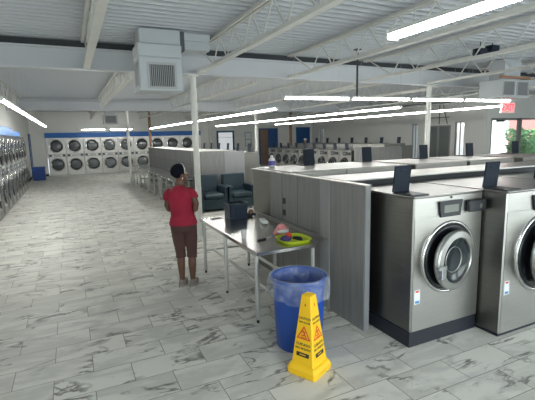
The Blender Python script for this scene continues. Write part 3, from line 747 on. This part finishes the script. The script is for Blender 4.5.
# ------------------------------------------------------------------ caution cone
t = thing('caution_cone', 'yellow four-sided wet-floor caution sign standing before the blue bin', 'caution sign', (1.70, 2.82, 0), math.radians(27)); t.scale = (1.0,1.0,1.04)
def sq(h, z, ch=.12):
    c = h*ch; return [(h-c,-h,z),(h,-h+c,z),(h,h-c,z),(h-c,h,z),(-h+c,h,z),(-h,h-c,z),(-h,-h+c,z),(-h+c,-h,z)]
H = .66
MB().rings([sq(.135,0), sq(.142,.02), sq(.142,.055), sq(.125,.085), sq(.112,.095), sq(.047,H-.02), sq(.043,H), sq(.03,H+.004)], smooth=False).build('cone_body', M['cone'], t)
lean = math.atan((.112-.047)/(H-.115))
fc = {'k': MB(), 'r': MB()}
triA = [(0,.045),(.052,-.042),(-.052,-.042)]
def plate(mb, outer, inner, mt, d=.0012):
    k = len(outer); vs = [(x,z,d) for x, z in outer]+[(x,z,d) for x, z in inner]
    mb.add([mt @ Vector(v) for v in vs], [(i, (i+1) % k, k+(i+1) % k, k+i) for i in range(k)])
for s_ in range(4):
    rot = Matrix.Rotation(s_*PI/2, 4, 'Z')
    def face(z):   # frame on the sloping face at height z
        hh = .112-(z-.095)*math.tan(lean)
        return rot @ Matrix.Translation((0,-hh-.0008,z)) @ Matrix.Rotation(PI/2-lean, 4, 'X')
    add_me(fc['k'], text_mesh('CAUTION', .026, bold=True), face(.475))
    add_me(fc['k'], text_mesh('WET FLOOR', .0195, bold=True), face(.442))
    add_me(fc['k'], text_mesh('CUIDADO', .030, bold=True), face(.262))
    add_me(fc['k'], text_mesh('PISO MOJADO', .0235, bold=True), face(.228))
    mt = face(.18)
    plate(fc['k'], [(-.062,.017),(.062,.017),(.062,-.017),(-.062,-.017)], [(-.03,.004),(.03,.004),(.03,-.004),(-.03,-.004)], mt)
    mt = face(.585); plate(fc['r'], [(-.006,.012),(.006,.012),(.006,-.012),(-.006,-.012)], [(-.001,.001),(.001,.001),(.001,-.001),(-.001,-.001)], mt)
    mt = face(.355)
    plate(fc['r'], [(0,.062),(.068,-.05),(-.068,-.05)], [(0,.042),(.050,-.040),(-.050,-.040)], mt)
    # slipping figure
    g_ = fc['r']
    def stroke(a, b, w):
        a = Vector((*a,0)); b = Vector((*b,0)); d = (b-a).normalized(); p = Vector((-d.y, d.x, 0))*w
        q = [a+p, b+p, b-p, a-p]; g_.add([mt @ Vector((v.x, v.y, .0012)) for v in q], [(0,1,2,3)])
    stroke((-.010,.018), (.004,.006), .007); stroke((.004,.006), (.008,-.012), .006); stroke((.008,-.012), (-.014,-.022), .005); stroke((-.014,-.022),(-.026,-.014), .004)
    stroke((.008,-.012),(.024,-.026), .005); stroke((-.006,.012),(-.022,.002), .0035); stroke((-.004,.014),(.016,.010), .0035); stroke((-.030,-.034),(.032,-.034), .0035)
    g_.add([mt @ Vector((-.013+.008*math.cos(a), .026+.008*math.sin(a), .0012)) for a in [2*PI*i/10 for i in range(10)]], [tuple(range(10))])
fc['k'].build('lettering', M['black'], t); fc['r'].build('warning_symbol', M['red'], t, label='red slipping-figure triangles')

# ------------------------------------------------------------------ blue armchairs
def armchair(label):
    t = thing('blue_armchair', label, 'armchair', group='blue armchairs')
    MB().bbox((.06,.02,.06), (.64,.62,.34), .02).build('base', M['vinyl'], t)
    MB().bbox((.09,-.03,.34), (.61,.56,.47), .035).build('seat', M['vinyl'], t)
    b = MB(); b.x = Matrix.Translation((0,.52,.34)) @ Matrix.Rotation(-.12, 4, 'X'); b.bbox((.03,0,0), (.67,.15,.60), .035); b.build('backrest', M['vinyl'], t)
    for x in (0, .61):
        MB().bbox((x,0,.06), (x+.09,.66,.60), .02).bbox((x-.01,-.02,.58), (x+.10,.60,.65), .02).build('armrest', M['vinyl'], t)
    for x in (.06,.60):
        for y in (.06,.60): MB().cyl((x,y,0), (x,y,.07), .018, 10).build('foot', M['blackp'], t)
    return t
a = armchair('dark blue vinyl armchair beside the white column, against the wood end of the rear island'); a.location = (3.04, 10.58, 0); a.scale = (1.1,1.1,1.04)
dup(a, (3.86, 10.58, 0), 0, 'dark blue vinyl armchair behind the navy basket, nearer the washers')

# ------------------------------------------------------------------ stacked dryers
def dryer(W=.96, H=2.2, D=.95, side=False):
    t = thing('stacked_dryer', 'x', 'dryer')
    MB().bbox((0,0,.04), (W,D,H), .012).box((0,.02,0),(W,D,.04)).build('cabinet', M['steelshade'] if side else M['steel'], t)
    r = .33
    for dz, nm_ in ((.64,'l'), (1.72,'u')):
        MB().lathe([(r*.98,-.002),(r*1.02,-.03),(r*1.13,-.035),(r*1.19,-.025),(r*1.21,-.002)], (W*.5,0,dz), 'y', 32).build('door_ring', M['chrome'] if side else M['satin'], t)
        d = MB().lathe([(r*1.0,-.02),(r*.98,-.06),(r*.86,-.07),(r*.78,-.055)], (W*.5,0,dz), 'y', 32).build('door', M['rubber'], t)
        MB().lathe([(r*.80,-.055),(r*.5,-.075),(0,-.085)], (W*.5,0,dz), 'y', 32).build('door_glass', M['glassd'] if side else M['dglass'], d)
        MB().bbox((W*.5-r*1.12,-.085,dz-.09), (W*.5-r*.95,-.05,dz+.09), .008).build('door_handle', M['chrome'], d)
    p = MB().box((.02,-.012,1.09), (W-.02,0,1.27)).build('control_panel', M['blackp'] if side else M['steeld'], t)
    if side: MB().box((-.006,-.05,.1),(.006,-.001,H-.1)).build('joint_strip', M['chrome'], t)
    for x in (.06,.78): MB().box((x,-.02,1.12),(x+.12,-.012,1.24)).build('coin_box', M['blackp'], p)
    for x in (.22,.66): MB().box((x,-.018,1.15),(x+.08,-.012,1.21)).build('display', M['sticker'], p)
    return t
M['dglass'] = mat('dryer_glass', (.10,.115,.125), .12, 0, spec=.9)
dm = dryer()
for k in range(9):
    o = dm if k == 0 else dup(dm, (0,0,0), 0, '')
    o.location = (-1.20+.972*k, YB-.07, 0); o['group'] = 'stacked dryers along the back wall'
    o['label'] = '%s stacked steel dryer from the blue storage bin, on the back wall' % ORD[k]
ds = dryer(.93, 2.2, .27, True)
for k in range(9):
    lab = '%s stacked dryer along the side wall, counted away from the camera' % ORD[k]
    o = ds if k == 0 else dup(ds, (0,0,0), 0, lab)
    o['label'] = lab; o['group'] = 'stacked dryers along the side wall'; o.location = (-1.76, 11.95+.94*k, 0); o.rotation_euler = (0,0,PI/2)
def header(y0, y1, z0, z1, label):
    t = thing('dryer_header', label, 'header panel', (-2.04, y0, z0))
    MB().bbox((0,0,0), (.30,y1-y0,z1-z0), .01).build('panel', M['bluehead'], t)
    MB().box((0,0,-.0),(.31,y1-y0,.02)).build('trim', M['bluetrim'], t)
header(11.9, 16.5, 2.205, 2.48, 'taller blue header over the nearer side-wall dryers')
header(16.52, 18.9, 2.205, 2.40, 'lower blue header over the further side-wall dryers')
# storage bin in the corner
t = thing('storage_bin', 'blue lidded storage bin in the back corner beside the dryers', 'bin', (-1.86, 24.4, 0))
mb = MB(); mb.bbox((0,0,0), (.56,.55,.58), .02); mb.build('bin_body', M['bluestor'], t)
MB().bbox((-.02,-.02,.58), (.58,.57,.70), .015).build('lid', M['bluebin'], t)
MB().bbox((.15,-.035,.42), (.41,-.0,.48), .008).build('handle', M['bluebin'], t)
# notice on the back wall
t = thing('notice_board', 'pale blue framed notice on the back wall beside the white door', 'notice', (11.25, YB-.03, 1.35))
MB().box((0,0,0), (.5,.03,1.0)).build('frame', M['cyan'], t)
p = MB().box((.05,-.003,.06), (.45,0,.46)).box((.05,-.003,.53), (.45,0,.94)).build('sheet', M['paper'], t)

# ------------------------------------------------------------------ people
def remeshed(mb, name, m, parent, voxel, smooth=6, label=None):
    o = mb.build(name, m, None)
    md = o.modifiers.new('r', 'REMESH'); md.mode = 'VOXEL'; md.voxel_size = voxel
    sm_ = o.modifiers.new('s', 'SMOOTH'); sm_.iterations = smooth; sm_.factor = .5
    bpy.context.view_layer.update()
    me = bpy.data.meshes.new_from_object(o.evaluated_get(bpy.context.evaluated_depsgraph_get()))
    me.name = name; me.polygons.foreach_set('use_smooth', [True]*len(me.polygons))
    o.modifiers.clear(); o.data = me
    if not me.materials: me.materials.append(m)
    o.parent = parent
    if label: o['label'] = label
    return o
def ering(c, rx, ry, n=20, yaw=0):
    return [(c[0]+rx*math.cos(a)*math.cos(yaw)-ry*math.sin(a)*math.sin(yaw), c[1]+rx*math.cos(a)*math.sin(yaw)+ry*math.sin(a)*math.cos(yaw), c[2]) for a in [2*PI*i/n for i in range(n)]]
def hand(mb, w, d, palm_n):
    """w wrist, d pointing direction, palm_n palm normal; five bent fingers"""
    w = Vector(w); d = Vector(d).normalized(); nrm = Vector(palm_n); nrm = (nrm-d*nrm.dot(d)).normalized(); sd = d.cross(nrm)
    mb.tube([w-d*.02, w+d*.03, w+d*.085], [.024,.030,.030], 10)
    mb.tube([w+d*.03-sd*.012, w+d*.085-sd*.018], [.02,.018], 8); mb.tube([w+d*.03+sd*.012, w+d*.085+sd*.018], [.02,.018], 8)
    for k, (o_, L) in enumerate(((-.030,.060), (-.010,.072), (.010,.068), (.030,.052))):
        b = w+d*.085+sd*o_; e1 = b+(d*.85+nrm*.35).normalized()*L*.45; e2 = e1+(d*.45+nrm*.9).normalized()*L*.33; e3 = e2+(d*.0+nrm).normalized()*L*.25
        mb.tube([b-d*.02, b, e1, e2, e3], [.010,.010,.009,.0085,.007], 8)
    b = w+d*.03-sd*.028; mb.tube([w+d*.015, b, b+(d*.7-sd*.6+nrm*.3).normalized()*.035, b+(d*.9-sd*.2+nrm*.6).normalized()*.062], [.014,.013,.011,.009], 8)
def head_mesh(mb, c, yaw, s=1.0):
    R = Matrix.Rotation(yaw, 3, 'Z'); c = Vector(c)
    def P(x, y, z): return tuple(c + R @ Vector((x*s, y*s, z*s)))
    mb.ell(P(0,-.012,.025), (.074*s,.092*s,.088*s), rot=R)           # skull
    mb.ell(P(0,.022,-.045), (.056*s,.062*s,.068*s), rot=R)           # face and jaw
    mb.ell(P(0,.060,-.088), (.026*s,.022*s,.020*s), rot=R)           # chin
    mb.tube([P(0,.080,.005), P(0,.094,-.018), P(0,.105,-.036), P(0,.088,-.046)], [.009*s,.011*s,.014*s,.010*s], 8)   # nose
    mb.ell(P(0,.082,-.062), (.024*s,.014*s,.012*s), rot=R)           # lips
    mb.ell(P(0,.072,.020), (.048*s,.016*s,.012*s), rot=R)            # brow
    for q in (-1, 1): mb.ell(P(.074*q,-.008,-.018), (.010*s,.020*s,.030*s), rot=R)   # ears
    return P
def person(label, loc, rz, hyaw, skin, shirt, pants, shoe, hairm, hgt=1.0, woman=True):
    t = thing('person', label, 'person', loc, rz); t.scale = (hgt,)*3
    hc = (0.005, .03, 1.545)
    arms = {1: [(.165,-.01,1.335), (.215,-.04,1.14), (.205,-.055,1.075), (.16,.10,1.07), (.075,.20,1.12)],
            -1: [(-.165,-.01,1.335), (-.205,.0,1.12), (-.195,.01,1.07), (-.13,.14,1.06), (-.04,.22,1.10)]}
    legs = {1: [(.085,0,.86), (.088,.01,.66), (.080,.012,.47), (.078,-.015,.32), (.075,-.03,.09)],
            -1: [(-.085,0,.86), (-.086,.0,.66), (-.078,.005,.47), (-.076,-.02,.32), (-.074,-.035,.09)]}
    b = MB()
    b.rings([ering((0,-.005,.80),.12,.09), ering((0,-.01,.88),.165,.115), ering((0,-.005,.98),.135,.095), ering((0,.0,1.10),.135,.10), ering((0,0,1.24),.155,.105), ering((0,-.005,1.34),.16,.08), ering((0,-.005,1.385),.09,.06), ering((0,.0,1.40),.052,.05)])
    b.tube([(0,-.005,1.36), (0,.005,1.42), (0,.015,1.47)], [.055,.050,.052], 14)
    P = head_mesh(b, hc, hyaw, 1.08)
    for s_ in (1,-1):
        a = arms[s_]; b.tube([(s_*.11,-.005,1.315), (a[0][0]*.97,a[0][1],a[0][2]-.03)]+a[1:5], [.048,.048,.040,.037,.034,.023], 12)
        d = Vector(a[4])-Vector(a[3]); hand(b, a[4], d, (-s_*.6, -.2, .3))
        b.tube([(s_*.08,0,.88)]+legs[s_], [.095,.090,.072,.056,.054,.034], 14)
        b.tube([(s_*.075,-.035,.085), (s_*.075,-.05,.045)], [.034,.034], 10)
        b.tube([(s_*.075,-.055,.045), (s_*.08,.03,.04), (s_*.088,.11,.03)], [.032,.032,.024], 10)
    remeshed(b, 'body', skin, t, .0075, 4)
    # shirt with gathered hem
    sh = MB()
    def rr(z, rx, ry, amp=0, ph=0, cy=0):
        return [((rx+amp*math.sin(11*a+ph))*math.cos(a), cy+(ry+amp*math.sin(11*a+ph))*math.sin(a), z) for a in [2*PI*i/48 for i in range(48)]]
    if woman:
        sh.rings([rr(.86,.194,.150), rr(.90,.190,.145,.001,.2), rr(.955,.172,.130,.001,.3), rr(.985,.158,.118,.002), rr(1.10,.162,.126), rr(1.24,.182,.132), rr(1.31,.165,.108,cy=-.005), rr(1.36,.115,.080,cy=-.005), rr(1.395,.07,.064)])
    else:
        sh.rings([rr(.84,.175,.125), rr(1.10,.165,.125), rr(1.24,.178,.13), rr(1.32,.18,.105), rr(1.375,.115,.08), rr(1.40,.07,.064)])
    for s_ in (1,-1):
        a = arms[s_]; sh.tube([(s_*.09,-.005,1.31), (s_*.150,-.008,1.295), (s_*.178,-.014,1.26), tuple(Vector(a[0]).lerp(Vector(a[1]), .60))], [.062,.062,.060,.060], 14)
    remeshed(sh, 'shirt', shirt, t, .011, 3)
    # trousers, cropped at mid calf for the woman
    pa = MB(); pa.rings([ering((0,-.005,.76),.13,.10), ering((0,-.01,.80),.168,.125), ering((0,-.015,.88),.180,.132), ering((0,-.01,.96),.152,.110)])
    for s_ in (1,-1):
        l = legs[s_]
        if woman: pa.tube([(s_*.083,-.005,.88), l[0], l[1], l[2], (l[3][0],-.004,.40)], [.104,.100,.084,.068,.070], 16)
        else: pa.tube([(s_*.083,-.005,.88), l[0], l[1], l[2], l[3], (l[4][0],l[4][1],.07)], [.108,.103,.088,.075,.07,.065], 16)
    remeshed(pa, 'capri_trousers' if woman else 'trousers', pants, t, .011, 3)
    # hair cap, follows the head yaw
    R = Matrix.Rotation(hyaw, 3, 'Z'); h = MB(); c = Vector(hc)
    rings_ = []; n = 26
    for j in range(11):
        a = PI/2 - (PI*.62)*j/10; ring = []
        for i in range(n):
            u_ = 2*PI*i/n; fr = math.sin(u_)           # +1 = towards the face
            aa = a if fr < .15 else max(a, PI/2-(PI/2-a)*(1-.62*min(1,(fr-.15)/.5)))
            bump = 1+.02*math.sin(7*u_+j*2)
            p = 1.08*Vector((.085*math.cos(aa)*math.cos(u_)*bump, -.014+.104*math.cos(aa)*math.sin(u_)*bump, .026+.098*math.sin(aa)))
            ring.append(tuple(c + R @ p))
        rings_.append(ring)
    h.rings(rings_, caps=False); h.ell(tuple(c+R @ Vector((0,-.022,.03))), (.088,.101,.095), rot=R)
    h.build('hair', hairm, t)
    for q in (-1,1):
        e = MB().ell(P(.028*q,.074,-.002), (.012,.008,.008), rot=R).build('eye', M['eyew'], t)
        MB().ell(P(.028*q,.081,-.002), (.005,.003,.005)).build('iris', M['black'], e)
    MB().ell(P(0,.093,-.062), (.020,.006,.005), rot=R).build('lips', M['lip'], t)
    for s_ in (1,-1):
        f = MB(); f.rings([[(s_*.078+x*w_, -.035+y*l_, z) for x, y in [(math.cos(2*PI*i/16), math.sin(2*PI*i/16)) for i in range(16)]] for w_, l_, z in ((.046,.128,.018),(.047,.128,.04),(.042,.118,.065))], caps=True)
        f.ell((s_*.078,-.045,.075), (.045,.07,.045)); f.ell((s_*.080,.02,.055), (.040,.085,.032))
        so = f.build('shoe', shoe, t); so.location = (0,.03,0)
        MB().rings([[(s_*.078+x*.052, -.005+y*.138, z) for x, y in [(math.cos(2*PI*i/16), math.sin(2*PI*i/16)) for i in range(16)]] for z in (0,.022)]).build('sole', M['sole'], so).location = (0,-.03,0)
    return t, P, R
w, P, R = person('woman in a crimson shirt and brown capris standing with her back turned', (1.32, 5.37, 0), -math.radians(34), -math.radians(48),
                 M['skin'], M['shirt'], M['capri'], M['shoe'], M['hair'])
w.rotation_mode = 'QUATERNION'; w.rotation_quaternion = (Matrix.Rotation(-math.radians(2.2), 3, 'Y') @ Matrix.Rotation(-math.radians(34), 3, 'Z')).to_quaternion()
hb = MB(); hb.tube([P(.090*math.cos(a), .030, .026+.092*math.sin(a)) for a in [-.25+ (PI+.5)*i/24 for i in range(25)]], .0055, 8)
hb.build('headband', M['paper'], w, label='thin white band over the hair')
for q in (-1,1): MB().ell(P(.084*q,-.006,-.055), (.008,.008,.011)).build('earring', M['eyew'], w)
w2, P2, R2 = person('person in a white cap standing behind the rows of washers before a blue door', (13.05, 21.9, 0), 2.6, .2,
                 M['skin2'], M['bluetrim'], M['lid'], M['shoe'], M['hair'], hgt=1.10, woman=False)
cp = MB(); cp.ell(P2(0,-.012,.06), (.092,.108,.080), rot=R2); cp.ell(P2(0,.10,.055), (.06,.07,.010), rot=R2)
cp.build('cap', M['paper'], w2, label='white peaked cap')

# ------------------------------------------------------------------ camera
yaw, pit, rol, f = 4.42726202e-01, 1.53227695e-01, -2.26972477e-02, 409.774691
cy, sy = math.cos(yaw), math.sin(yaw)
fwv = Vector((sy*math.cos(pit), cy*math.cos(pit), -math.sin(pit))); r0 = Vector((cy, -sy, 0)); u0 = r0.cross(fwv)
rv = math.cos(rol)*r0 + math.sin(rol)*u0; uv = -math.sin(rol)*r0 + math.cos(rol)*u0
cam = bpy.data.cameras.new('camera'); co = bpy.data.objects.new('camera', cam); C.objects.link(co)
cam.sensor_width = 36; cam.lens = f/535*36; cam.clip_start = .05; cam.clip_end = 200
m4 = Matrix((rv, uv, -fwv)).transposed().to_4x4(); m4.translation = Vector((0,0,2.0)); co.matrix_world = m4
SC.camera = co

# ------------------------------------------------------------------ light
wd = bpy.data.worlds.new('world'); SC.world = wd; wd.use_nodes = True
nt = wd.node_tree; bg = nt.nodes['Background']
sk = nt.nodes.new('ShaderNodeTexSky'); sk.sky_type = 'NISHITA'; sk.sun_disc = False; sk.sun_elevation = math.radians(48); sk.sun_rotation = math.radians(150); sk.dust_density = 3
nt.links.new(sk.outputs[0], bg.inputs[0]); bg.inputs['Strength'].default_value = .42
sn = bpy.data.lights.new('sun', 'SUN'); sn.energy = 4; sn.angle = math.radians(3); sn.color = (1,.97,.92)
so = bpy.data.objects.new('sun', sn); C.objects.link(so); so.rotation_euler = (math.radians(50), 0, math.radians(-20)); so.location = (10,-20,20)
# daylight entering through the front glazing
for i, (a, b) in enumerate(ops):
    al = bpy.data.lights.new('front_daylight', 'AREA'); al.shape = 'RECTANGLE'; al.size = b-a-.2; al.size_y = 2.0; al.energy = 200; al.color = (.90,.96,1)
    ao = bpy.data.objects.new('front_daylight', al); C.objects.link(ao); ao.location = ((a+b)/2, YF-.3, 1.6); ao.rotation_euler = (PI/2, 0, 0); ao.rotation_euler = (-PI/2, 0, PI) if False else (PI/2, 0, 0)
    ao.rotation_euler = (math.radians(90), 0, 0)
    # aim along +Y
    ao.rotation_euler = Vector((0,1,0)).to_track_quat('-Z', 'Y').to_euler()
SC.view_settings.view_transform = 'Standard'; SC.view_settings.look = 'None'; SC.view_settings.gamma = 1; SC.view_settings.use_curve_mapping = False
SC.view_settings.exposure = .12
SC.cycles.max_bounces = 6; SC.cycles.diffuse_bounces = 4; SC.cycles.glossy_bounces = 4; SC.cycles.transparent_max_bounces = 10
SC.cycles.use_denoising = True; SC.cycles.sample_clamp_indirect = 6
